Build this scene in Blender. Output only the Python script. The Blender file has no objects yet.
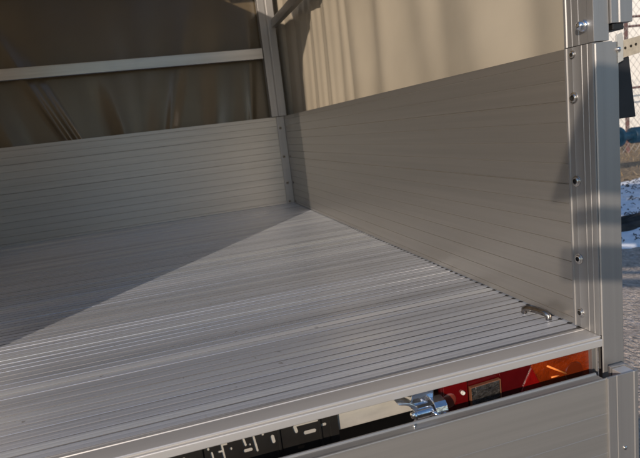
import bpy, bmesh, math, random
from mathutils import Vector, Matrix
random.seed(4)
S = bpy.context.scene
COL = S.collection
R = math.radians

# ------------------------------------------------------------ camera
cam_d = bpy.data.cameras.new('camera')
cam = bpy.data.objects.new('camera', cam_d); COL.objects.link(cam)
cam.rotation_mode = 'XYZ'
cam.location = (-0.54795, -0.61294, 0.33637)
cam.rotation_euler = (1.386570, 0.117262, -0.276578)
cam_d.sensor_fit = 'HORIZONTAL'; cam_d.sensor_width = 36.0
cam_d.lens = 552.226 / 640 * 36.0
cam_d.clip_start = 0.02; cam_d.clip_end = 500
cam_d.dof.use_dof = True; cam_d.dof.focus_distance = 0.95; cam_d.dof.aperture_fstop = 11.0
S.camera = cam

# ------------------------------------------------------------ sky, sun, exposure
SUN_EL = R(18.0)
SUN_AZ = math.atan2(-0.635, -0.772)          # direction to the sun, measured from +Y towards +X
sun_dir = Vector((math.sin(SUN_AZ) * math.cos(SUN_EL), math.cos(SUN_AZ) * math.cos(SUN_EL), math.sin(SUN_EL)))
w = bpy.data.worlds.new('World'); S.world = w; w.use_nodes = True
nt = w.node_tree; nt.nodes.clear()
sky = nt.nodes.new('ShaderNodeTexSky'); sky.sky_type = 'NISHITA'; sky.sun_disc = False
sky.sun_elevation = SUN_EL; sky.sun_rotation = SUN_AZ % (2 * math.pi)
sky.air_density = 1.0; sky.dust_density = 0.3; sky.ozone_density = 3.0
bg = nt.nodes.new('ShaderNodeBackground'); bg.inputs[1].default_value = 0.148
wo = nt.nodes.new('ShaderNodeOutputWorld')
nt.links.new(sky.outputs[0], bg.inputs[0]); nt.links.new(bg.outputs[0], wo.inputs[0])
sd = bpy.data.lights.new('sun', 'SUN'); sd.energy = 3.6; sd.angle = R(0.22); sd.color = (1.0, 0.85, 0.70)
so = bpy.data.objects.new('sun', sd); COL.objects.link(so)
so.rotation_mode = 'QUATERNION'; so.rotation_quaternion = sun_dir.to_track_quat('Z', 'Y')
so.location = (-8, -10, 6)
S.view_settings.view_transform = 'Standard'; S.view_settings.look = 'None'
S.view_settings.exposure = 0.13; S.view_settings.gamma = 1.0
try: S.cycles.sample_clamp_indirect = 6.0
except Exception: pass

GZ = -0.70                                    # ground level (bed surface is z = 0)
W = 1.32                                      # inner width of the bed
L = 1.90                                      # inner length
H = 0.40                                      # board height

# ------------------------------------------------------------ materials
def mat(name, col, rough=.5, metal=0.0, noise=None, bump=None, spec=.5, dirt=None, coat=0.0, coat_rough=.1, scratch=None, rvar=0.0, specks=False, rscale=(9, 9, 9)):
    """noise=(scale xyz, amount) colour variation; bump=(scale xyz, strength, distance)"""
    m = bpy.data.materials.new(name); m.use_nodes = True
    n = m.node_tree; b = n.nodes['Principled BSDF']
    b.inputs['Base Color'].default_value = (*col, 1); b.inputs['Roughness'].default_value = rough
    b.inputs['Metallic'].default_value = metal
    b.inputs['Specular IOR Level'].default_value = spec
    b.inputs['Coat Weight'].default_value = coat; b.inputs['Coat Roughness'].default_value = coat_rough
    tc = n.nodes.new('ShaderNodeTexCoord')
    def tex(scale, detail=4, rgh=.6, off=0):
        mp = n.nodes.new('ShaderNodeMapping'); mp.inputs['Scale'].default_value = scale
        mp.inputs['Location'].default_value = (off, off * 1.7, off * .3)
        n.links.new(tc.outputs['Object'], mp.inputs[0])
        t = n.nodes.new('ShaderNodeTexNoise'); t.inputs['Scale'].default_value = 1
        t.inputs['Detail'].default_value = detail; t.inputs['Roughness'].default_value = rgh
        n.links.new(mp.outputs[0], t.inputs['Vector']); return t
    cur = None
    if noise:
        t = tex(noise[0])
        mr = n.nodes.new('ShaderNodeMapRange'); mr.inputs[1].default_value = .3; mr.inputs[2].default_value = .7
        mr.inputs[3].default_value = 1 - noise[1]; mr.inputs[4].default_value = 1 + noise[1]
        n.links.new(t.outputs[0], mr.inputs[0])
        hs = n.nodes.new('ShaderNodeHueSaturation'); hs.inputs['Color'].default_value = (*col, 1)
        n.links.new(mr.outputs[0], hs.inputs['Value']); cur = hs.outputs[0]
        n.links.new(cur, b.inputs['Base Color'])
    if dirt:                                  # dirt=(scale, colour, threshold, amount)
        t = tex(dirt[0], 6, .7, 3.1)
        mr = n.nodes.new('ShaderNodeMapRange'); mr.inputs[1].default_value = dirt[2]; mr.inputs[2].default_value = dirt[2] + .12
        mr.inputs[3].default_value = 0; mr.inputs[4].default_value = dirt[3]
        n.links.new(t.outputs[0], mr.inputs[0])
        mx = n.nodes.new('ShaderNodeMixRGB'); mx.inputs[1].default_value = (*col, 1); mx.inputs[2].default_value = (*dirt[1], 1)
        if cur: n.links.new(cur, mx.inputs[1])
        n.links.new(mr.outputs[0], mx.inputs[0]); n.links.new(mx.outputs[0], b.inputs['Base Color'])
    if specks:                                # grit lying on the metal and fine skewed scratches
        src = b.inputs['Base Color'].links[0].from_socket if b.inputs['Base Color'].links else None
        for sc, th, cc, am, rot in (((150, 150, 150), .72, (.80, .78, .74), .8, 0), ((70, 70, 70), .73, (.20, .17, .14), .5, 0), ((6, 420, 420), .70, (.92, .92, .92), .45, .5), ((5, 300, 300), .71, (.30, .28, .26), .4, -.35)):
            t = tex(sc, 2, .5, 5.5 + rot); t.inputs['Vector'].links[0].from_node.inputs['Rotation'].default_value = (0, 0, rot)
            mr = n.nodes.new('ShaderNodeMapRange'); mr.inputs[1].default_value = th; mr.inputs[2].default_value = th + .03
            mr.inputs[3].default_value = 0; mr.inputs[4].default_value = am
            n.links.new(t.outputs[0], mr.inputs[0])
            mx = n.nodes.new('ShaderNodeMixRGB'); mx.inputs[1].default_value = (*col, 1); mx.inputs[2].default_value = (*cc, 1)
            if src: n.links.new(src, mx.inputs[1])
            n.links.new(mr.outputs[0], mx.inputs[0]); src = mx.outputs[0]
        n.links.new(src, b.inputs['Base Color'])
    if rvar:
        t = tex(rscale, 5, .6, 7.7)
        mr = n.nodes.new('ShaderNodeMapRange'); mr.inputs[1].default_value = .3; mr.inputs[2].default_value = .7
        mr.inputs[3].default_value = rough - rvar; mr.inputs[4].default_value = rough + rvar
        n.links.new(t.outputs[0], mr.inputs[0]); n.links.new(mr.outputs[0], b.inputs['Roughness'])
    if bump:
        t = tex(bump[0], 3, .55, 1.3)
        bp = n.nodes.new('ShaderNodeBump'); bp.inputs['Strength'].default_value = bump[1]; bp.inputs['Distance'].default_value = bump[2]
        n.links.new(t.outputs[0], bp.inputs['Height']); n.links.new(bp.outputs[0], b.inputs['Normal'])
    return m

ALU = (.52, .505, .485)
M = {}
# extrusion direction gives the die lines
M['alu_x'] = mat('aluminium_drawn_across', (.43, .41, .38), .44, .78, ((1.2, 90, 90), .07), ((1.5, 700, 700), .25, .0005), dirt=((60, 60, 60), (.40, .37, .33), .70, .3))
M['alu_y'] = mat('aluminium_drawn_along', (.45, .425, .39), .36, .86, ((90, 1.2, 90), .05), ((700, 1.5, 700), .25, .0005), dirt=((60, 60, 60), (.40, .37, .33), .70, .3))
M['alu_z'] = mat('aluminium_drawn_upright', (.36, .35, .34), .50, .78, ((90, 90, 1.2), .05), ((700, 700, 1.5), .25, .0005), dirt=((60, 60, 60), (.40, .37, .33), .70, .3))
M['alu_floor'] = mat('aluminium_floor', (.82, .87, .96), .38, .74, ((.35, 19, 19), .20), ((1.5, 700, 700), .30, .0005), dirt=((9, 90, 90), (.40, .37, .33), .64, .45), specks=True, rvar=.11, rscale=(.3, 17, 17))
M['groove'] = mat('groove_shade', (.46, .46, .47), .5, 1.0, ((3, 90, 90), .3))  # darker metal colour stands in for shade inside the floor grooves
M['alu_trim'] = mat('aluminium_edge', (.62, .60, .575), .48, .65, ((2, 60, 60), .05), ((3, 600, 600), .25, .0005), dirt=((50, 60, 60), (.40, .36, .31), .70, .35))
M['alu_rail'] = mat('aluminium_rail', (.42, .41, .40), .28, .95, ((1.2, 60, 60), .10), ((2.5, 300, 300), .35, .0012))
M['zinc'] = mat('bright_zinc', (.70, .73, .78), .16, 1.0, ((60, 60, 60), .12), ((160, 160, 160), .35, .001), rvar=.05)
M['steel'] = mat('steel_screw', (.62, .60, .57), .22, 1.0, ((200, 200, 200), .15))
M['ring_steel'] = mat('worn_steel', (.30, .27, .24), .25, 1.0, ((90, 90, 90), .3))
M['dark_steel'] = mat('dark_steel', (.09, .085, .08), .42, .8)
M['socket'] = mat('socket_black', (.012, .011, .010), .6)
M['black_plastic'] = mat('black_plastic', (.012, .011, .010), .42, 0, ((40, 40, 40), .2), ((200, 200, 200), .2, .0006))
M['rubber'] = mat('black_rubber', (.016, .016, .018), .6, 0, ((20, 20, 20), .3))
M['beam'] = mat('galvanised_beam', (.62, .59, .53), .55, .55, ((20, 60, 60), .12), ((80, 80, 80), .2, .001))
M['red'] = mat('red_lens', (.09, .002, .003), .14, 0, ((60, 60, 60), .15), ((230, 30, 30), .25, .0016), coat=.6, coat_rough=.06)
M['dark_red'] = mat('dark_red_lens', (.060, .002, .003), .14, 0, ((60, 60, 60), .15), ((230, 30, 30), .25, .0016), coat=.6, coat_rough=.06)
M['bright_red'] = mat('reflector_red', (.18, .003, .003), .2, 0, ((60, 60, 60), .4), ((300, 300, 300), .6, .001), coat=.6, coat_rough=.05)
M['amber'] = mat('amber_lens', (.17, .020, .002), .15, 0, ((22, 22, 40), .45), ((190, 60, 190), .7, .0025), coat=.6, coat_rough=.06)
M['amber_dark'] = mat('amber_bulb_bowl', (.10, .014, .003), .25, 0)
M['amber_light'] = mat('amber_ridge', (.85, .25, .05), .2, 0, coat=.6)
M['clear'] = mat('smoked_clear_lens', (.030, .028, .026), .12, 0, ((120, 120, 260), .9), ((260, 260, 260), 1.0, .003), dirt=((170, 170, 330), (.30, .27, .23), .64, .6), coat=.7, coat_rough=.05)
M['gold'] = mat('lens_bezel', (.30, .13, .07), .3, .5)
M['white_plastic'] = mat('pale_plastic', (.62, .60, .55), .4)
M['strap'] = mat('tan_webbing', (.40, .35, .27), .75, 0, ((90, 90, 90), .15), ((300, 300, 300), .4, .001))
M['blue'] = mat('blue_paint', (.008, .035, .065), .45, .1, ((20, 20, 20), .3))
M['teal'] = mat('teal_paint', (.10, .20, .21), .5)
M['fence_brown'] = mat('red_brown_paint', (.13, .07, .065), .6, 0, ((8, 8, 8), .25))
M['wire'] = mat('galvanised_wire', (.34, .32, .30), .5, .4)
M['facade'] = mat('cream_render', (.80, .76, .69), .85, 0, ((.5, .5, .9), .05), ((9, 9, 9), .3, .01))
M['wood'] = mat('added_shade_board_wood', (.16, .13, .10), .85, 0, ((5, 5, 40), .3))
M['bark'] = mat('grey_bark', (.10, .08, .065), .9, 0, ((6, 6, 20), .3))
M['snow'] = mat('snow', (.74, .77, .82), .75, 0, ((3, 3, 3), .06), ((14, 14, 14), .7, .03), dirt=((5, 5, 5), (.07, .06, .05), .60, .9))
M['straw'] = mat('dry_grass', (.20, .15, .095), .9, 0, ((30, 30, 30), .5))
M['soil'] = mat('dark_soil', (.035, .03, .026), .95, 0, ((12, 12, 12), .5))
M['plum'] = mat('plum_door_paint', (.06, .02, .045), .6)

def tarp_mat(name, col, transl, rough=.42):
    m = bpy.data.materials.new(name); m.use_nodes = True; n = m.node_tree
    b = n.nodes['Principled BSDF']; b.inputs['Coat Weight'].default_value = .25 if transl == .10 else 0; b.inputs['Coat Roughness'].default_value = .16; b.inputs['Roughness'].default_value = rough; b.inputs['Base Color'].default_value = (*col, 1)
    b.inputs['Specular IOR Level'].default_value = .5
    tc = n.nodes.new('ShaderNodeTexCoord'); t = n.nodes.new('ShaderNodeTexNoise'); t.inputs['Scale'].default_value = 5; t.inputs['Detail'].default_value = 5
    n.links.new(tc.outputs['Object'], t.inputs[0])
    mr = n.nodes.new('ShaderNodeMapRange'); mr.inputs[1].default_value = .3; mr.inputs[2].default_value = .7; mr.inputs[3].default_value = .93; mr.inputs[4].default_value = 1.07
    hs = n.nodes.new('ShaderNodeHueSaturation'); hs.inputs['Color'].default_value = (*col, 1)
    n.links.new(t.outputs[0], mr.inputs[0]); n.links.new(mr.outputs[0], hs.inputs['Value']); n.links.new(hs.outputs[0], b.inputs['Base Color'])
    w1 = n.nodes.new('ShaderNodeTexNoise'); w1.inputs['Scale'].default_value = 900; w1.inputs['Detail'].default_value = 1
    n.links.new(tc.outputs['Object'], w1.inputs[0])
    bp = n.nodes.new('ShaderNodeBump'); bp.inputs['Strength'].default_value = .2; bp.inputs['Distance'].default_value = .0006
    n.links.new(w1.outputs[0], bp.inputs['Height']); n.links.new(bp.outputs[0], b.inputs['Normal'])
    tr = n.nodes.new('ShaderNodeBsdfTranslucent'); n.links.new(hs.outputs[0], tr.inputs[0])
    mx = n.nodes.new('ShaderNodeMixShader'); mx.inputs[0].default_value = transl
    n.links.new(b.outputs[0], mx.inputs[1]); n.links.new(tr.outputs[0], mx.inputs[2])
    n.links.new(mx.outputs[0], n.nodes['Material Output'].inputs[0])
    return m
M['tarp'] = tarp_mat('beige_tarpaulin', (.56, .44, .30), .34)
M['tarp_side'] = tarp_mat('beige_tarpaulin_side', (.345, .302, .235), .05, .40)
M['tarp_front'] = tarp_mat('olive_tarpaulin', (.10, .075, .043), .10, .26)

# ------------------------------------------------------------ helpers
def root(name, label, cat, loc, group=None):
    o = bpy.data.objects.new(name, None); COL.objects.link(o); o.location = loc
    o.empty_display_size = .1
    o['label'] = label; o['category'] = cat
    if group: o['group'] = group
    return o
def wpos(o):
    p = Vector((0, 0, 0))
    while o: p += Vector(o.location); o = o.parent
    return p
def finish(name, bm, material, parent=None, smooth=False, bevel=0, seg=2, label=None):
    """bm is in world coordinates; the object's origin goes to the middle of its bounds"""
    bmesh.ops.remove_doubles(bm, verts=bm.verts, dist=1e-6)
    bmesh.ops.recalc_face_normals(bm, faces=bm.faces)
    vs = [v.co.copy() for v in bm.verts]
    c = Vector([(min(v[i] for v in vs) + max(v[i] for v in vs)) / 2 for i in range(3)])
    for v in bm.verts: v.co -= c
    me = bpy.data.meshes.new(name); bm.to_mesh(me); bm.free()
    mats = material if isinstance(material, (list, tuple)) else [material]
    for m in mats: me.materials.append(m)
    if smooth:
        for p in me.polygons: p.use_smooth = True
        if smooth is not True:
            me.set_sharp_from_angle(angle=R(smooth))
    o = bpy.data.objects.new(name, me); COL.objects.link(o)
    if parent: o.parent = parent; o.location = c - wpos(parent)
    else: o.location = c
    if bevel:
        b = o.modifiers.new('bevel', 'BEVEL'); b.width = bevel; b.segments = seg; b.limit_method = 'ANGLE'; b.angle_limit = R(35)
    if label: o['label'] = label
    return o
def box(bm, x0, x1, y0, y1, z0, z1, mi=0):
    v = [bm.verts.new(p) for p in ((x0,y0,z0),(x1,y0,z0),(x1,y1,z0),(x0,y1,z0),(x0,y0,z1),(x1,y0,z1),(x1,y1,z1),(x0,y1,z1))]
    for f in ((0,3,2,1),(4,5,6,7),(0,1,5,4),(1,2,6,5),(2,3,7,6),(3,0,4,7)):
        bm.faces.new([v[i] for i in f]).material_index = mi
def prism(bm, prof, axis, a, b, mi=0):
    """extrude a closed 2-D profile along axis; profile axes are the other two in order"""
    def P(u, v, t):
        return (t, u, v) if axis == 0 else ((u, t, v) if axis == 1 else (u, v, t))
    A = [bm.verts.new(P(u, v, a)) for u, v in prof]; B = [bm.verts.new(P(u, v, b)) for u, v in prof]
    n = len(prof)
    for i in range(n):
        j = (i + 1) % n; bm.faces.new((A[i], A[j], B[j], B[i])).material_index = mi
    bm.faces.new(A).material_index = mi; bm.faces.new(B).material_index = mi
def tube(bm, pts, rad, n=10, cap=True, mi=0):
    pts = [Vector(p) for p in pts]; rs = rad if isinstance(rad, (list, tuple)) else [rad] * len(pts)
    rings = []
    up = Vector((0, 0, 1))
    for i, p in enumerate(pts):
        d = (pts[min(i + 1, len(pts) - 1)] - pts[max(i - 1, 0)]).normalized()
        a = d.cross(up); a = a.normalized() if a.length > 1e-3 else Vector((1, 0, 0))
        b = a.cross(d).normalized()
        rings.append([bm.verts.new(p + (a * math.cos(t) + b * math.sin(t)) * rs[i]) for t in [2 * math.pi * k / n for k in range(n)]])
    for r0, r1 in zip(rings, rings[1:]):
        for k in range(n):
            bm.faces.new((r0[k], r0[(k + 1) % n], r1[(k + 1) % n], r1[k])).material_index = mi
    if cap:
        bm.faces.new(rings[0]).material_index = mi; bm.faces.new(rings[-1]).material_index = mi
def lathe(bm, prof, c, axis, n=24, mi=0):
    """prof: (radius, height along axis) from centre c; axis a unit Vector"""
    c = Vector(c); d = Vector(axis).normalized(); a = d.orthogonal().normalized(); b = d.cross(a)
    rings = []
    for r, h in prof:
        if r < 1e-6: rings.append([bm.verts.new(c + d * h)])
        else: rings.append([bm.verts.new(c + d * h + (a * math.cos(t) + b * math.sin(t)) * r) for t in [2 * math.pi * k / n for k in range(n)]])
    for r0, r1 in zip(rings, rings[1:]):
        for k in range(n):
            q = [r0[k % len(r0)], r0[(k + 1) % n % len(r0)], r1[(k + 1) % n % len(r1)], r1[k % len(r1)]]
            q = [v for i, v in enumerate(q) if v not in q[:i]]
            if len(q) > 2: bm.faces.new(q).material_index = mi
def grooved(z0, z1, grooves, face, out, depth=.0010, width=.0018, strong=()):
    """profile in (u=face direction, z): V-grooves cut in the face at u=face, back at u=out"""
    s = 1 if out > face else -1
    pts = [(face, z0)]
    for g in sorted(grooves):
        big = any(abs(g - t) < .004 for t in strong)
        d, wd = (depth * 1.9, width * 1.45) if big else (depth, width)
        pts += [(face, g - wd / 2), (face + s * d, g - wd * .15), (face + s * d, g + wd * .15), (face, g + wd / 2)]
    pts += [(face, z1), (out, z1), (out, z0)]
    return pts

# ------------------------------------------------------------ the setting: ground, snow, road
def ground_z(x, y):
    return (GZ + .010 * math.sin(x * 3.1 + y * 1.3) + .008 * math.sin(x * 5.7 - y * 4.3 + 1)
            + .005 * math.sin(x * 13 + 2 * y) * math.sin(y * 11 + 1.5))
bm = bmesh.new()
def lin(a, b, n): return [a + (b - a) * i / n for i in range(n + 1)]
xs = [-250, -80, -30, -12] + lin(-6, 12, 180) + [20, 40, 90, 250]
ys = [-250, -80, -30, -12] + lin(-5, 12, 170) + [20, 40, 90, 250]
g = [[bm.verts.new((x, y, ground_z(x, y) + (random.uniform(-.016, .016) if -6 <= x <= 12 and -5 <= y <= 12 else 0))) for x in xs] for y in ys]
for j in range(len(ys) - 1):
    for i in range(len(xs) - 1): bm.faces.new((g[j][i], g[j][i + 1], g[j + 1][i + 1], g[j + 1][i]))
M['gravel'] = mat('frozen_gravel', (.52, .44, .375), .9, 0, ((30, 30, 30), .45), ((60, 60, 60), 1.0, .05), dirt=((9, 14, 9), (.62, .60, .62), .57, .8))
o = finish('ground', bm, M['gravel'], smooth=True); o['kind'] = 'structure'

def patch(name, outline_fn, h, m, x0, x1, y0, y1, n=70, kind='structure', amp=.03):
    """a low mound sheet lying on the ground with an uneven outline; open grid falling below the ground at its rim"""
    bm = bmesh.new(); gr = []
    for j in range(n + 1):
        row = []
        for i in range(n + 1):
            x = x0 + (x1 - x0) * i / n; y = y0 + (y1 - y0) * j / n
            e = min((x - x0) / (x1 - x0), 1 - (x - x0) / (x1 - x0)) * 12
            k = outline_fn(x, y)
            z = ground_z(x, y) - .03 + (h + .03) * max(0, min(1, k, e)) + amp * random.uniform(-.35, .35) * max(0, min(1, k))
            row.append(bm.verts.new((x, y, z)))
        gr.append(row)
    for j in range(n):
        for i in range(n): bm.faces.new((gr[j][i], gr[j][i + 1], gr[j + 1][i + 1], gr[j + 1][i]))
    o = finish(name, bm, m, smooth=True); o['kind'] = kind; return o
def strip(y0, y1, rough=.25):
    def f(x, y):
        wob = rough * (math.sin(x * 2.3 + 1) * .5 + math.sin(x * 5.9) * .3 + math.sin(x * 13.1 + 2) * .2)
        return min(y - (y0 + wob), (y1 + wob * .7) - y) / .12
    return f
patch('snow', strip(2.28, 4.55, .12), .03, M['snow'], -1, 10, 1.9, 5.0, 90)
patch('soil_heap', strip(2.55, 3.05, .07), .055, M['soil'], -1, 10, 2.2, 3.4, 80, amp=.06)
patch('grass_bank', strip(4.45, 9.5, .2), .05, M['straw'], -1, 14, 4.0, 9.8, 80)
# dry grass blades and litter in front of the fence, one uncountable mass
bm = bmesh.new()
for k in range(9000):
    x = random.uniform(2.5, 11); y = random.uniform(4.5, 9.0)
    b = Vector((x, y, ground_z(x, y) + .03)); a = random.uniform(0, 6.28); l = random.uniform(.05, .16)
    t = b + Vector((math.cos(a) * l * .8, math.sin(a) * l * .8, l * random.uniform(.2, .9)))
    s = Vector((-math.sin(a), math.cos(a), 0)) * random.uniform(.003, .008)
    bm.faces.new([bm.verts.new(q) for q in (b - s, b + s, t)])
o = finish('dry_grass', bm, mat('straw_blades', (.33, .24, .14), .8, 0, ((15, 15, 15), .5)))
o['kind'] = 'stuff'; o['label'] = 'brown dry grass and litter along the foot of the chain link fence'; o['category'] = 'grass'
# dark twigs and clods at the edge of the snow
bm = bmesh.new()
for k in range(900):
    y = random.choice((random.uniform(4.1, 4.6), random.uniform(3.1, 4.4), random.uniform(2.4, 3.1))); x = y + random.uniform(-1.2, 1.3)
    b = Vector((x, y, ground_z(x, y) + .03)); a = random.uniform(0, 6.28); l = random.uniform(.015, .05)
    d = Vector((math.cos(a), math.sin(a), random.uniform(0, .35))) * l
    tube(bm, [b, b + d * .5 + Vector((0, 0, .01)), b + d], [.003, .004, .002], 5)
o = finish('twig_litter', bm, M['soil']); o['kind'] = 'stuff'; o['label'] = 'dark twigs and clods scattered over the blue shaded snow'; o['category'] = 'litter'

# ------------------------------------------------------------ building behind the fence
bd = root('pale_building', 'pale cream rendered building behind the chain link fence', 'building', (9, 10, GZ))
bm = bmesh.new(); box(bm, 1, 18, 9.6, 14.6, GZ, 3.4); finish('wall', bm, M['facade'], bd, bevel=.02)
bm = bmesh.new(); prism(bm, [(.8, 3.4), (18.2, 3.4), (18.2, 3.55), (9.5, 5.0), (.8, 3.55)], 1, 9.4, 14.8); finish('roof', bm, M['fence_brown'], bd)
bm = bmesh.new(); box(bm, 10.55, 11.5, 9.56, 9.65, GZ, 1.6 + GZ + 1.4); finish('door', bm, M['plum'], bd, bevel=.01)
bm = bmesh.new(); box(bm, 10.48, 10.55, 9.53, 9.62, GZ, 2.4); finish('downpipe', bm, M['fence_brown'], bd, bevel=.01)

# ------------------------------------------------------------ fence
FY = 6.6
fr = root('chain_link_fence', 'chain link fence of thin wire on red brown posts before the pale building', 'fence', (7, FY, GZ))
bm = bmesh.new(); p = .125; z0, z1 = GZ + .02, GZ + 2.5
hgt = z1 - z0
for k in range(int(13 / p)):
    x = 1 + k * p
    for s in (1, -1):
        n = 20; pts = []
        xa, xb = (x, x + hgt * .92) if s == 1 else (x + hgt * .92, x)
        tube(bm, [(xa, FY + .002 * s, z0), (xb, FY + .002 * s, z1)], .0032, 4, False)
finish('wire_mesh', bm, M['wire'], fr)
for x in (3.0, 5.0, 6.55, 7.62, 9.6, 12):
    bm = bmesh.new(); box(bm, x - .022, x + .022, FY + .02, FY + .064, GZ - .2, z1 + .05); finish('post', bm, M['fence_brown'], fr, bevel=.004)
for z in (GZ + 1.05, GZ + 1.98, GZ + 2.12):
    bm = bmesh.new(); tube(bm, [(1, FY + .042, z), (13.5, FY + .042, z)], .018, 8); finish('rail', bm, M['fence_brown'], fr, smooth=40)

# blue pipe coupling on its stand
pr = root('blue_pipe_coupling', 'dark blue flanged pipe coupling seen in the gap beside the grey post', 'pipe', (4.2, 4.2, GZ))
cz = .336 - .103 * 4.81
bm = bmesh.new()
lathe(bm, [(0, 0), (.060, 0), (.060, .20), (.060, .245), (.044, .255), (.044, .365), (.078, .370), (.085, .380), (.085, .80), (0, .80)], (3.84, 4.2, cz + .02), (1, 0, -.02), 28)
finish('coupling_body', bm, M['blue'], pr, smooth=35)
bm = bmesh.new(); lathe(bm, [(0, 0), (.105, 0), (.105, .03), (0, .03)], (4.02, 4.2, cz + .016), (1, 0, -.04), 28); finish('flange', bm, M['blue'], pr, smooth=35)
for x in (3.92, 4.50):
    bm = bmesh.new(); tube(bm, [(x, 4.22, GZ - .02), (x, 4.22, cz - .03)], .022, 10); finish('leg', bm, M['blue'], pr, smooth=40)

# added boards, unseen behind the camera, shaped to shade the corner post and snow
bf = root('added_shade_boards', 'unseen boards added behind the camera to shade the rear corner post', 'fence', (-1.905, -2.19, GZ))
u_ = Vector((.772, -.635, 0)); n_ = Vector((.635, .772, 0)); E0 = Vector((-1.905, -2.19, 0))
def slab(name, u0, u1, n0, n1, z0, z1):
    bm = bmesh.new(); box(bm, u0, u1, n0, n1, z0, z1)
    for v in bm.verts: v.co = E0 + u_ * v.co.x + n_ * v.co.y + Vector((0, 0, v.co.z))
    return finish(name, bm, M['wood'], bf, bevel=.004)
for a, b, u0, u1 in ((1.146, 1.312, .020, .080), (1.103, 1.124, .05, .05), (1.022, 1.070, .03, .03), (1.34, 1.62, .20, .20), (1.65, 1.90, .2, .2), (1.92, 2.2, .2, .2), (.40, .58, .1, .1), (.08, .28, .1, .1), (-.26, -.06, .1, .1), (-.56, -.36, .1, .1)):
    bm = bmesh.new(); prism(bm, [(u0, a), (3.4, a), (3.4, b), (u1, b)], 1, 0, .022)
    u_shift = .0
    for v in bm.verts: v.co = E0 + u_ * (v.co.x if v.co.x > .09 else v.co.x + .0) + n_ * v.co.y + Vector((0, 0, v.co.z))
    finish('added_shade_board', bm, M['wood'], bf, bevel=.004)
for u0 in (.45, 1.6, 3.3): slab('post', u0, u0 + .09, -.09, -.001, GZ - .1, 2.25)  # posts of the added shade boards, unseen too

# ------------------------------------------------------------ THE TRAILER
T = root('flatbed_trailer', 'open backed aluminium trailer with ribbed floor, grooved side boards and lowered tailgate', 'trailer', (-W / 2, .95, GZ))

# floor: planks with ribs across the bed
RP = .02
def plank(y0, n):
    pts = [(y0 - .0012, -.016)]
    tilt = random.uniform(-.012, .012)
    for k in range(n):
        y = y0 + k * RP; d = random.uniform(-.00018, .00018); t = tilt + random.uniform(-.014, .014)
        pts += [(y - .0012, -.0010), (y - .0012, -.0032), (y + .0052, -.0032), (y + .0052, -.0008), (y + .0031, -.0003 + d)]
        for q in range(11):
            u = q / 10; yy = y + .0033 + u * .0160
            sub = -.00035 if q == 5 else (-.00006 if q in (2, 8) else 0)
            pts.append((yy, .00010 * (1 - (2 * u - 1) ** 2) - .0001 + t * (u - .5) * .016 + d + sub))
        pts.append((y + .0195, -.0003 + d))
    pts.append((y0 + n * RP - .0013, -.0012)); pts.append((y0 + n * RP - .0013, -.016))
    return pts
fl = None
bm = bmesh.new(); y = .0405; k = 0
while y < L - .02:
    n = min(8, int(round((L + .02 - y) / RP)))
    prism(bm, plank(y, n), 0, -W - .005, .008 if True else 0)
    for q in range(n): box(bm, -.0034, .0010, y + q * RP - .0022, y + q * RP + .0048, -.0006, .0003, 2)  # dark blocks drawn in place of the shaded cavities under the side board
    y += n * RP + .0; k += 1
    # (planks share their butt joint: next one starts one hair lower/higher via its own tilt)
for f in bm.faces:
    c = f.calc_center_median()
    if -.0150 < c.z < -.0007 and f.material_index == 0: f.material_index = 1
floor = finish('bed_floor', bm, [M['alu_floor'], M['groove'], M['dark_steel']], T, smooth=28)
# under-floor
bm = bmesh.new(); box(bm, -W - .02, .03, .045, L + .05, -.030, -.0165); finish('underfloor', bm, M['beam'], T)
# rear edge extrusion
bm = bmesh.new()
prism(bm, [(.0390, -.0165), (.0390, -.0022), (.0375, -.0022), (.0372, .0001), (.0315, .0004), (.0310, -.0007), (.0295, -.0007), (.0290, .0002), (.0040, .0002),
           (.0022, -.0002), (.0014, -.0010), (.0014, -.0026), (.0032, -.0032), (.0032, -.0040), (-.0006, -.0046), (-.0012, -.0056), (-.0012, -.0146), (-.0004, -.0155), (.004, -.0155), (.004, -.0165)], 0, -W - .04, .0015)
finish('rear_edge_trim', bm, M['alu_trim'], T, smooth=25)
# cross beam below the rear edge
bm = bmesh.new(); box(bm, -W - .02, -.2470, .033, .043, -.0570, -.0166); finish('rear_crossbeam', bm, M['beam'], T, bevel=.001)
bm = bmesh.new(); box(bm, -W - .02, .03, .12, .18, -.16, -.031); finish('axle_beam', bm, M['dark_steel'], T, bevel=.002)

# side boards
GR = [.0116 + .0289 * i for i in range(13)] + [.3855]
ST = (.0943, .2099, .3255)
def sideboard(name, face, out):
    bm = bmesh.new()
    gz = [z for z in GR if z > .005]
    prism(bm, grooved(.0022, H, gz, face, out, strong=ST), 1, .0535, L + .02)
    return finish(name, bm, M['alu_y'], T)
sb = sideboard('side_board', 0.0, .026)
sl = sideboard('side_board', -W, -W - .026)
# rear end profiles of the side boards (vertical extrusion with raised beads)
def end_profile(sgn, X, parent):
    s = sgn
    pr = [(X + s * .030, .0005), (X + s * .030, .0530), (X, .0530), (X - s * .0012, .0520), (X - s * .0012, .0490), (X + s * .0004, .0482), (X + s * .0004, .0392),
          (X - s * .0008, .0388), (X - s * .0009, .0375), (X - s * .0004, .0364), (X - s * .0004, .0232), (X - s * .0009, .0226), (X - s * .0011, .0214), (X - s * .0009, .0204),
          (X - s * .0004, .0198), (X - s * .0004, .0128), (X - s * .0009, .0122), (X - s * .0011, .0110), (X - s * .0009, .0100), (X - s * .0004, .0094), (X - s * .0004, .0022), (X, .0010)]
    bm = bmesh.new(); prism(bm, pr, 2, .0012, H)
    return finish('end_profile', bm, M['alu_z'], parent, smooth=25)
ep = end_profile(1, 0.0, sb); epl = end_profile(-1, -W, sl)
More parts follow.
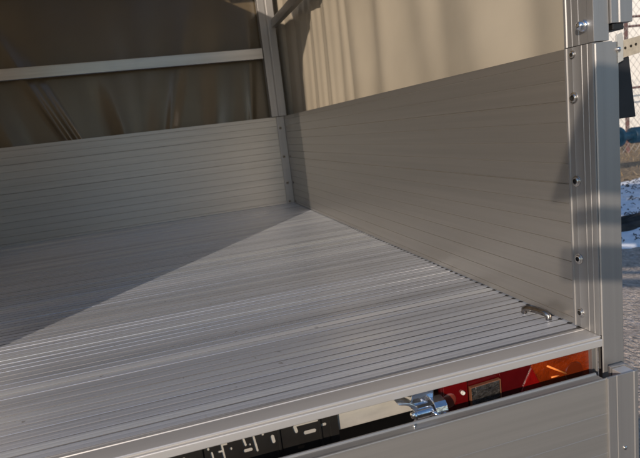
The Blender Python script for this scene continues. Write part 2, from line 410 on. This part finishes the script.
# screws: socket head with washer
def screw_mesh(r=.0080):
    bm = bmesh.new()
    lathe(bm, [(r * 1.0, 0), (r * 1.0, .0006), (r * .95, .0012), (r * .72, .0014), (r * .70, .0026), (r * .60, .0032), (r * .44, .0032), (r * .40, .0010), (0, .0010)], (0, 0, 0), (0, 0, 1), 24)
    for f in bm.faces:
        c = f.calc_center_median()
        if c.xy.length < r * .43: f.material_index = 1
    bmesh.ops.recalc_face_normals(bm, faces=bm.faces)
    me = bpy.data.meshes.new('screw'); bm.to_mesh(me); bm.free()
    me.materials.append(M['steel']); me.materials.append(M['socket'])
    for p in me.polygons: p.use_smooth = True
    me.set_sharp_from_angle(angle=R(35)); return me
SM = screw_mesh()
SD = SM.copy(); SD.materials[0] = M['ring_steel']
def screw(pos, nrm, parent, sc=1.0, me=None):
    o = bpy.data.objects.new('screw', me or SM); COL.objects.link(o); o.parent = parent
    o.location = Vector(pos) - wpos(parent); o.rotation_mode = 'QUATERNION'
    o.rotation_quaternion = Vector(nrm).to_track_quat('Z', 'Y'); o.scale = (sc, sc, sc); return o
for z, sc in ((.3905, .72), (.3334, 1.0), (.2188, 1.0), (.1057, 1.0), (.0240, .95)):
    screw((-.0006, .0372, z), (-1, 0, 0), sb, sc)
    screw((-W + .0006, .0372, z), (1, 0, 0), sl, sc)

# corner posts at the rear
def rear_post(X, s):
    bm = bmesh.new()
    prism(bm, [(X + s * .0020, .0002), (X + s * .0020, .0006), (X + s * .0305, .0006), (X + s * .0305, .040), (X + s * .0385, .040), (X + s * .0385, -.0004), (X + s * .0370, -.0012), (X + s * .0033, -.0012)] , 2, -.34, .3985)
    o = finish('corner_post', bm, M['alu_z'], T, bevel=.0008)
    return o
post = rear_post(0.0, 1); postl = rear_post(-W, -1)
# short ribbed upright below the floor, between lamp and post
bm = bmesh.new()
prism(bm, [(-.0070, .010), (.0000, .010), (.0006, .0085), (.0018, .0085), (.0022, .010), (.0019, .0115), (.0019, .040), (-.0070, .040)], 2, -.34, -.0167)
finish('post_channel', bm, M['alu_z'], post, bevel=.0003)

# front board with corner uprights
bm = bmesh.new()
pf = [(v, z) for v, z in grooved(.0022, H, GR, L, L + .026, strong=ST)]
prism(bm, pf, 0, -W + .0365, -.0365)
fb = finish('front_board', bm, M['alu_x'], T)
for (xa, xb, xs_) in ((-.0360, -.0005, -.0230), (-W + .0005, -W + .0360, -W + .023)):
    bm = bmesh.new(); box(bm, xa, xb, L - .0035, L + .026, .0012, H + .001); c = finish('corner_plate', bm, M['alu_z'], fb, bevel=.001)
    for z in (.349, .2184, .0975, .0110): screw((xs_, L - .0035, z), (0, -1, 0), fb, .85, SD)
    for z in (.349, .2184, .0975, .0110):
        screw((0 if xa > -1 else -W, L - .030, z), (-1 if xa > -1 else 1, 0, 0), sb if xa > -1 else sl, .7, SD)

# ------------------------------------------------------------ upper frame (tarp bows)
TOP = 1.50
def upright(X0, X1, Y0, Y1, z0=.4015, z1=TOP, name='frame_upright'):
    """box section with a shallow groove down its inner faces"""
    bm = bmesh.new()
    cx = (X0 + X1) / 2; g = .0016
    prism(bm, [(X0, Y0), (cx - .004, Y0), (cx - .003, Y0 + g), (cx + .003, Y0 + g), (cx + .004, Y0), (X1, Y0), (X1, Y1), (X0, Y1)], 2, z0, z1)
    return finish(name, bm, M['alu_z'], T, bevel=.0008)
upright(-.058, .010, L - .018, L + .030); upright(-W - .010, -W + .058, L - .018, L + .030)
# rear uprights: right and left
def rear_upright(X, s):
    bm = bmesh.new()
    prism(bm, [(X + s*.0005, .0035), (X + s*.0005, .0100), (X + s*.0010, .0106), (X + s*.0010, .0256), (X + s*.0005, .0262), (X + s*.0005, .0330), (X + s*.0010, .0334),
               (X + s*.0010, .0382), (X + s*.0005, .0386), (X + s*.0005, .0470), (X - s*.0010, .0480), (X - s*.0010, .0520), (X + s*.0240, .0520), (X + s*.0240, -.0008), (X + s*.0005, -.0008)], 2, .4010, TOP)
    return finish('frame_upright', bm, M['alu_z'], T, bevel=.0004)
ur = rear_upright(0, 1); ul = rear_upright(-W, -1)
for X, s in ((0, 1), (-W, -1)):
    a, b = sorted((X + s * .0252, X + s * .0585))
    bm = bmesh.new(); prism(bm, [(a, -.004), (a + .009, -.004), (a + .010, -.0025), (a + .013, -.0025), (a + .014, -.004), (b, -.004), (b, .034), (a, .034)], 2, .4215, TOP)
    e = finish('outer_channel', bm, M['alu_z'], ur if s == 1 else ul, bevel=.0006)
    bm = bmesh.new(); box(bm, a + .004, b - .012, -.002, .030, .4130, .4212); finish('channel_plug', bm, M['black_plastic'], ur if s == 1 else ul, bevel=.001)
# domed bolt on the right upright
bm = bmesh.new()
lathe(bm, [(.0075, 0), (.0080, .001), (.0078, .0035), (.0070, .0050), (.0060, .0058), (.0062, .0090), (.0048, .0120), (.0025, .0132), (0, .0134)], (.0018, .0155, .4235), (-1, -.15, .05), 26)
finish('domed_bolt', bm, M['zinc'], ur, smooth=40)
# rails: front middle, side, header
def rail(a, b, w_, h_, name, parent=T, m='alu_x'):
    bm = bmesh.new(); box(bm, *sum([sorted((a[i] - (w_ if i == 1 and a[0] != b[0] else (w_ if i == 0 and a[0] == b[0] else 0)) / 2, b[i] + (w_ if i == 1 and a[0] != b[0] else (w_ if i == 0 and a[0] == b[0] else 0)) / 2)) for i in range(2)], []), a[2] - h_ / 2, a[2] + h_ / 2)
    return finish(name, bm, M[m], parent, bevel=.002)
rail((-W + .060, L - .001, .680), (-.060, L - .001, .680), .026, .046, 'front_rail', m='alu_rail')
rail((-W + .060, L - .001, 1.010), (-.060, L - .001, 1.010), .026, .040, 'front_rail', m='alu_rail')
rail((.004, .060, .800), (.004, L - .020, .800), .024, .034, 'side_rail', m='alu_y')
rail((-W - .004, .060, .800), (-W - .004, L - .020, .800), .024, .034, 'side_rail', m='alu_y')
rail((.004, .060, TOP - .018), (.004, L - .020, TOP - .018), .024, .034, 'roof_rail', m='alu_y')
rail((-W - .004, .060, TOP - .018), (-W - .004, L - .020, TOP - .018), .024, .034, 'roof_rail', m='alu_y')
rail((-W + .002, .026, TOP - .018), (-.0020, .026, TOP - .018), .045, .034, 'rear_header')
# knee plate of the rear frame, left
bm = bmesh.new()
arc = [(-W + .002, 1.12)]
for k in range(9):
    t = k / 8 * math.pi / 2; arc.append((-W + .002 + .34 * (1 - math.cos(t)), 1.20 + .164 * math.sin(t)))
arc.append((-W + .342, 1.464)); arc.append((-W + .002, 1.464))
prism(bm, arc, 1, .020, .028); finish('knee_plate', bm, M['alu_z'], T, bevel=.001)

# ------------------------------------------------------------ tail lamp
def lamp(X0, X1):
    Lr = finish('tail_lamp', (lambda b: (box(b, X0, X1, .0215, .060, -.112, -.0175), b)[1])(bmesh.new()), M['dark_red'], T, bevel=.002)
    def piece(name, m, poly, y0=.0175, y1=.0213, bev=.0008, lab=None):
        bm = bmesh.new(); prism(bm, poly, 1, y0, y1); return finish(name, bm, m, Lr, bevel=bev, label=lab)
    zt, zb = -.0190, -.108
    piece('lens', M['red'], [(-.2400, zb), (-.2040, zb), (-.2040, zt), (-.2400, zt)], lab='plain red lens with round reflector')
    piece('lens', M['clear'], [(-.2000, -.085), (-.1555, -.085), (-.1555, -.0345), (-.2000, -.0365)], .0150, .0200, lab='dark clear lens framed in gold')
    for (a, b, c, d) in ((-.2012, -.2002, -.087, -.0350), (-.1553, -.1543, -.087, -.0332)):
        piece('bezel', M['gold'], [(a, c), (b, c), (b, d), (a, d)], .0140, .0200, .0004)
    piece('bezel', M['gold'], [(-.2000, -.0363), (-.1555, -.0343), (-.1555, -.0333), (-.2000, -.0353)], .0140, .0200, .0004)
    piece('lens', M['dark_red'], [(-.1530, zb), (-.1180, zb), (-.1010, zt), (-.1530, zt)], lab='dark red stop lens')
    piece('lens', M['bright_red'], [(-.1360, -.0850), (-.0775, -.0850), (-.1030, -.0300)], .0155, .0200, .0006, 'bright red triangular reflector')
    piece('lens', M['amber'], [(-.0760, zb), (.0070, zb), (.0070, zt), (-.1000, zt), (-.1030, -.0300)], .0170, .0213, .0012, 'amber turn lens')
    bm = bmesh.new(); lathe(bm, [(0, 0), (.0145, 0), (.0160, .002), (.0160, .004)], (-.0330, .0155, -.0530), (0, 1, 0), 28); finish('bulb_bowl', bm, M['amber_dark'], Lr, smooth=40)
    bm = bmesh.new(); tube(bm, [(-.0780, .0160, -.0330), (-.0470, .0160, -.0520)], .0016, 8); finish('lens_ridge', bm, M['amber_light'], Lr, smooth=True)
    bm = bmesh.new(); tube(bm, [(-.0720, .0160, -.0520), (-.0590, .0160, -.0520)], .0012, 8); finish('lens_ridge', bm, M['amber_light'], Lr, smooth=True)
    for x, z in ((-.2125, -.0400), (.0015, -.0415)):
        bm = bmesh.new(); lathe(bm, [(0, .0012), (.0012, .0012), (.0014, .0002), (.0026, 0), (.0030, .0012), (.0030, .003)], (x, .0140, z), (0, 1, 0), 16)
        finish('lens_screw', bm, M['white_plastic'], Lr, smooth=40)
    bm = bmesh.new(); lathe(bm, [(.0105, .003), (.0105, 0), (.0095, -.0006), (0, -.0012)], (-.2330, .0172, -.0470), (0, 1, 0), 28); finish('round_reflector', bm, mat('reflector_tan', (.20, .04, .025), .25, .2, coat=.5), Lr, smooth=40)
    return Lr
lamp(-.2415, .0085)

# ------------------------------------------------------------ black number plate holder with slots
def slot(bm, x0, z0, x1, z1, r):
    d = Vector((x1 - x0, 0, z1 - z0)); a = math.atan2(d.z, d.x) if d.length > 1e-6 else 0
    pts = []
    for k in range(9): t = a - math.pi / 2 + math.pi * k / 8; pts.append((x1 + r * math.cos(t), z1 + r * math.sin(t)))
    for k in range(9): t = a + math.pi / 2 + math.pi * k / 8; pts.append((x0 + r * math.cos(t), z0 + r * math.sin(t)))
    prism(bm, pts, 1, .020, .036)
def cut(o, slots):
    bm = bmesh.new()
    me0 = o.data
    for s_ in slots:
        b2 = bmesh.new(); slot(b2, *s_); bmesh.ops.recalc_face_normals(b2, faces=b2.faces)
        me = bpy.data.meshes.new('t'); b2.to_mesh(me); b2.free()
        c = bpy.data.objects.new('t', me); COL.objects.link(c)
        md = o.modifiers.new('b', 'BOOLEAN'); md.object = c; md.operation = 'DIFFERENCE'; md.solver = 'EXACT'
        bpy.context.view_layer.update()
        ev = o.evaluated_get(bpy.context.evaluated_depsgraph_get()); nm = bpy.data.meshes.new_from_object(ev)
        o.modifiers.clear(); o.data = nm; bpy.data.objects.remove(c)
bm = bmesh.new(); box(bm, -1.02, -.3870, .0312, .0322, -.1400, -.0168)
ph = finish('plate_holder', bm, M['black_plastic'], T)
bpy.context.view_layer.update()
SL = [(-.5552, -.0357, -.5552, -.0362, .0020), (-.5515, -.0420, -.5500, -.0600, .0017), (-.5385, -.0335, -.5370, -.0560, .0018), (-.5375, -.0348, -.5325, -.0350, .0016), (-.5430, -.0430, -.5385, -.0432, .0015),
      (-.5276, -.0425, -.5276, -.0430, .0018), (-.5112, -.0345, -.5095, -.0430, .0019), (-.5040, -.0435, -.5040, -.0440, .0015), (-.5110, -.0506, -.5035, -.0506, .0024), (-.4985, -.0340, -.4960, -.0545, .0019),
      (-.4866, -.0345, -.4866, -.0347, .0020), (-.4748, -.0410, -.4740, -.0480, .0027), (-.4450, -.0360, -.4435, -.0425, .0026), (-.4440, -.0350, -.4140, -.0350, .0013),
      (-.4320, -.0475, -.4200, -.0475, .0028), (-.4105, -.0428, -.4050, -.0426, .0022), (-.4420, -.0650, -.4370, -.0650, .0022), (-.5850, -.0400, -.5830, -.0500, .0020), (-.6100, -.0450, -.6000, -.0450, .0024), (-.6400, -.0370, -.6390, -.0550, .0018)]
cut(ph, SL)
ph.data.materials.clear(); ph.data.materials.append(M['black_plastic'])
for x in (-.5630, -.4660, -.4120):
    bm = bmesh.new(); box(bm, x - .0016, x + .0016, .0290, .0311, -.1400, -.0168); finish('rib', bm, M['black_plastic'], ph, bevel=.0005)
bm = bmesh.new(); box(bm, -.3990, -.3872, .0290, .0311, -.1400, -.0168); finish('rib', bm, M['black_plastic'], ph, bevel=.0005)

# ------------------------------------------------------------ tailgate, hanging down
bm = bmesh.new()
tz = [(-.0400, -.440)]
for i, z in enumerate([-.4170 + .0296 * k for k in range(12)][:]):
    if z > -.05: break
    tz += [(-.0400, z - .0006), (-.0405, z - .0002), (-.0405, z + .0002), (-.0400, z + .0006)]
tz += [(-.0400, -.0412), (-.0396, -.0404), (-.0380, -.0402), (-.0372, -.0408), (-.0366, -.0425), (-.0225, -.0425), (-.0220, -.0410), (-.0212, -.0400), (-.0195, -.0398), (-.0186, -.0406), (-.0186, -.440)]
prism(bm, tz, 0, -W - .02, -.0285)
tg = finish('tailgate', bm, M['alu_x'], T, smooth=20)
for (a, b, s) in ((-.0284, .0235, 1), (-W - .07, -W - .0201, -1)):
    bm = bmesh.new()
    pr = [(a, -.0405), (a + .0004, -.0425), (a + .0022, -.0428), (a + .0028, -.0412), (a + .0145, -.0410), (a + .0150, -.0402), (a + .0163, -.0402), (a + .0168, -.0410), (b - .0085, -.0412), (b - .0078, -.0424), (b - .0062, -.0424), (b - .0055, -.0412), (b - .0010, -.0410), (b, -.0400),
          (b, -.0130), (a + .0280, -.0130), (a + .0280, -.0170), (b - .0020, -.0190), (b - .0020, -.0380), (a, -.0380)]
    prism(bm, pr, 2, -.441, -.0395); 
    finish('end_profile', bm, M['alu_z'], tg, bevel=.0005)
    bm = bmesh.new(); box(bm, a + .0285, b - .0021, -.0375, -.0192, -.441, -.0412); finish('end_cap', bm, M['alu_trim'], tg, bevel=.0006)
bm = bmesh.new(); lathe(bm, [(.0018, 0), (.0018, .0022), (.0012, .0030), (0, .0032)], (-.3060, -.0290, -.0425), (0, 0, 1), 14); finish('pin', bm, M['steel'], tg, smooth=40)
bm = bmesh.new(); lathe(bm, [(.0030, 0), (.0030, .0012), (.002, .0022), (0, .0024)], (-.0010, -.0411, -.1500), (0, -1, 0), 16); finish('screw', bm, M['steel'], tg, smooth=40)

# ------------------------------------------------------------ hinge latch between bed and tailgate
hl = None
bm = bmesh.new()
# knuckle barrel lying along x
lathe(bm, [(0, 0), (.0066, 0), (.0080, .0012), (.0080, .0040), (.0072, .0048), (.0068, .0060), (.0068, .0350), (0, .0350)], (-.2960, -.0010, -.0430), (1, .02, 0), 26)
hl = finish('hinge', bm, M['zinc'], T, smooth=35)
bm = bmesh.new(); lathe(bm, [(.0040, 0), (.0036, -.0012), (.0016, -.0022), (0, -.0024)], (-.2960, -.0010, -.0430), (1, .02, 0), 18); finish('pin', bm, M['steel'], hl, smooth=40)
# curved lever rising to the left under the trim
bm = bmesh.new()
path = [(-.2925, -.0330), (-.2945, -.0290), (-.2975, -.0258), (-.3015, -.0228), (-.3065, -.0208), (-.3120, -.0196), (-.3165, -.0186)]
ws = [.0062, .0050, .0042, .0036, .0030, .0026, .0012]
up_, lo_ = [], []
for i, (x, z) in enumerate(path):
    a = Vector(path[min(i + 1, 6)]) - Vector(path[max(i - 1, 0)]); n_ = Vector((-a.y, a.x)).normalized()
    up_.append((x - n_.x * ws[i] * .55, z - n_.y * ws[i] * .55)); lo_.append((x + n_.x * ws[i] * .55, z + n_.y * ws[i] * .55))
prism(bm, up_ + lo_[::-1], 1, -.0090, .0100); finish('lever', bm, M['zinc'], hl, bevel=.0012)
bm = bmesh.new(); prism(bm, [(-.2930, -.0360), (-.2620, -.0360), (-.2600, -.0180), (-.2900, -.0180), (-.2915, -.0240)], 1, .0060, .0085); finish('back_plate', bm, M['zinc'], hl, bevel=.0006)
# folded leaf wrapping on to the tailgate, with embossed marks
bm = bmesh.new()
prism(bm, [(.0100, -.0300), (.0075, -.0285), (-.0060, -.0300), (-.0115, -.0350), (-.0135, -.0420), (-.0160, -.0610), (-.0145, -.0610), (-.0115, -.0430), (-.0090, -.0370), (-.0050, -.0330), (.0085, -.0310)], 0, -.2665, -.2500)
lf = finish('leaf', bm, M['zinc'], hl, bevel=.0006)
for x in (-.2635, -.2560):
    for z in (-.0440, -.0490, -.0540):
        bm = bmesh.new(); box(bm, x - .0018, x + .0022, -.0152, -.0136, z - .0012, z + .0012); finish('embossing', bm, M['zinc'], hl, bevel=.0004)
bm = bmesh.new(); tube(bm, [(-.2700, -.0090, -.0390), (-.2660, -.0135, -.0440), (-.2650, -.0140, -.0560)], .0022, 10); finish('spring_wire', bm, M['zinc'], hl, smooth=True)

# ------------------------------------------------------------ lashing ring set in the floor
bm = bmesh.new()
P0 = Vector((-.0280, .1345, -.001)); P1 = Vector((-.0165, .0890, -.001))
pts = [P0, P0 + Vector((0, -.0005, .0075))]
for k in range(1, 8):
    u = k / 8; pts.append(P0.lerp(P1, u) + Vector((0, 0, .0088 + .0020 * math.sin(u * math.pi))))
pts += [P1 + Vector((0, .0005, .0070)), P1]
tube(bm, pts, .0048, 12); ring = finish('lashing_bracket', bm, M['ring_steel'], T, smooth=True)

# running gear
bm = bmesh.new(); tube(bm, [(-W - .12, 1.05, -.42), (.12, 1.05, -.42)], .025, 14); finish('axle', bm, M['dark_steel'], T, smooth=40)
for x in (-W - .17, .17):
    bm = bmesh.new(); lathe(bm, [(.17, -.075), (.26, -.080), (.28, -.06), (.282, 0), (.28, .06), (.26, .080), (.17, .075)], (x, 1.05, -.42), (1, 0, 0), 40); wh = finish('wheel', bm, M['rubber'], T, smooth=40)
    bm = bmesh.new(); lathe(bm, [(0, .02), (.05, .03), (.07, .01), (.14, .01), (.17, .07), (.172, -.07), (.10, -.02), (0, -.02)], (x, 1.05, -.42), (1 if x > 0 else -1, 0, 0), 40); finish('rim', bm, M['zinc'], wh, smooth=35)
for x in (-W + .2, -.2):
    bm = bmesh.new(); box(bm, x - .03, x + .03, .18, L, -.16, -.031); finish('chassis_beam', bm, M['beam'], T, bevel=.002)
bm = bmesh.new(); box(bm, -W / 2 - .04, -W / 2 + .04, L - .1, L + 1.1, -.25, -.165); finish('drawbar', bm, M['beam'], T, bevel=.003)
bm = bmesh.new(); tube(bm, [(-W / 2, L + .95, GZ), (-W / 2, L + .95, -.20)], .03, 12); finish('jockey_leg', bm, M['zinc'], T, smooth=40)

# ------------------------------------------------------------ tarpaulin cover
C = root('tarpaulin_cover', 'beige tarpaulin cover stretched over the trailer frame, rolled open at the back', 'tarpaulin', (-W / 2, .95, .40))
def sheet(name, fn, nu, nv, m, parent=C, label=None):
    bm = bmesh.new(); gr = [[bm.verts.new(fn(i / nu, j / nv)) for i in range(nu + 1)] for j in range(nv + 1)]
    for j in range(nv):
        for i in range(nu): bm.faces.new((gr[j][i], gr[j][i + 1], gr[j + 1][i + 1], gr[j + 1][i]))
    return finish(name, bm, m, parent, smooth=True, label=label)
def folds(y, t):                                  # t: 0 bottom, 1 top
    v = .0
    for (c, w_, a, sl) in ((.20, .045, .008, .10), (.34, .07, -.010, .30), (.50, .055, .008, .12), (.64, .08, .010, .34), (.80, .05, -.007, .16), (.90, .06, .009, -.1), (1.0, .045, -.006, .1),
                           (1.08, .022, .006, .1), (1.18, .03, .008, .02), (1.27, .02, -.006, .05), (1.36, .02, .007, .02), (1.44, .018, -.005, .03), (1.52, .018, .006, 0), (1.62, .03, -.006, 0), (1.75, .04, .008, 0)):
        v += a * math.exp(-((y - c - sl * (t - .1)) / w_) ** 2)
    return v
def right(u, v):
    y = .050 + u * (L + .012); z = .36 + v * (TOP - .385)
    if y > L + .005: return (.046 + folds(L, v) - (y - L - .005) * .4, y, z)
    return (.046 + folds(y, v) * 1.1 + .012 * math.sin(v * math.pi) , y, z)
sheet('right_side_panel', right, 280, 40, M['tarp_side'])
def left(u, v):
    y = .002 + u * (L + .002); z = .385 + v * (TOP - .385)
    return (-W - .030 - folds(y, v), y, z)
sheet('left_side_panel', left, 160, 24, M['tarp'])
def roof(u, v):
    return (-W - .03 + u * (W + .06), 0.50 + v * (L - .468), TOP + .003 + .028 * max(0, 1 - v * 2.2) * (.5 + .5 * math.sin(v * 90)))
sheet('roof_panel', roof, 40, 140, M['tarp'], label='roof panel slid forward in folds at its rear edge')
def front(u, v):
    x = -W - .03 + u * (W + .078); z = .385 + v * (TOP - .385); y = L + .036
    for (x0, z0, x1, z1, w_, a) in ((-.925, .395, -1.04, .66, .012, .022), (-.885, .395, -.975, .60, .010, .014), (-.70, .395, -.74, .66, .035, .014), (-.62, .395, -.58, .9, .05, .012), (-.50, .40, -.42, .70, .020, .010), (-.30, .40, -.24, .75, .035, -.012),
                                    (-.14, .40, -.11, .70, .015, .008), (-1.14, .4, -1.25, .7, .05, .012), (-.75, .4, -.78, .9, .06, -.012)):
        k = (z - z0) / (z1 - z0); c = x0 + (x1 - x0) * k; ww = w_ * (1 + .9 * max(k, 0)); f = max(0, 1 - .5 * max(0, k))
        y -= a * f * math.exp(-((x - c) / ww) ** 2)
    return (x, y + .010, z)
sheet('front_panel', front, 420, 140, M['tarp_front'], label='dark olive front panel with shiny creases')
bm = bmesh.new(); tube(bm, [(-W - .02, .022, TOP + .055), (-W / 2, .020, TOP + .050), (.02, .022, TOP + .055)], [.055, .060, .055], 16); finish('rolled_rear_flap', bm, M['tarp'], C, smooth=40)

# eyelet strap, bracket and rubber flap on the outside of the right rear post
stp = root('eyelet_strap', 'tan webbing strap with eyelets sticking out beside the rear corner post', 'strap', (.06, .004, .39))
bm = bmesh.new()
A = [(.0455, .3770), (.1150, .3885), (.1150, .4120), (.0740, .4033), (.0455, .3992)]
prism(bm, A, 1, .0010, .0026); st = finish('webbing', bm, M['strap'], stp, bevel=.0004)
for x in (.0510, .0600, .0680, .0780, .0880):
    bm = bmesh.new(); z = .3885 + (x - .0455) * .2; lathe(bm, [(.0017, -.0004), (.0017, .0002), (.0010, .0002), (.0008, -.0012)], (x, .0008, z), (0, 1, 0), 14); finish('eyelet', bm, M['dark_steel'], stp)
br = root('strap_bracket', 'small bent metal bracket with a rivet fixed to the rear corner post', 'bracket', (.041, .002, .388))
bm = bmesh.new(); prism(bm, [(.0345, .3700), (.0460, .3740), (.0465, .4030), (.0440, .4095), (.0345, .4060)], 1, -.0012, .0004); finish('plate', bm, M['beam'], br, bevel=.0006)
bm = bmesh.new(); lathe(bm, [(.0035, 0), (.0032, .002), (.0018, .0035), (0, .0038)], (.0372, -.0013, .3885), (0, -1, 0), 18); finish('rivet', bm, M['steel'], br, smooth=40)
bm = bmesh.new(); prism(bm, [(.0395, .3740), (.0600, .3790), (.0700, .2990), (.0386, .2990)], 1, .0040, .0085)
fp = finish('rubber_flap', bm, M['rubber'], None, bevel=.001); fp['label'] = 'black rubber flap hanging behind the strap beside the rear post'; fp['category'] = 'flap'
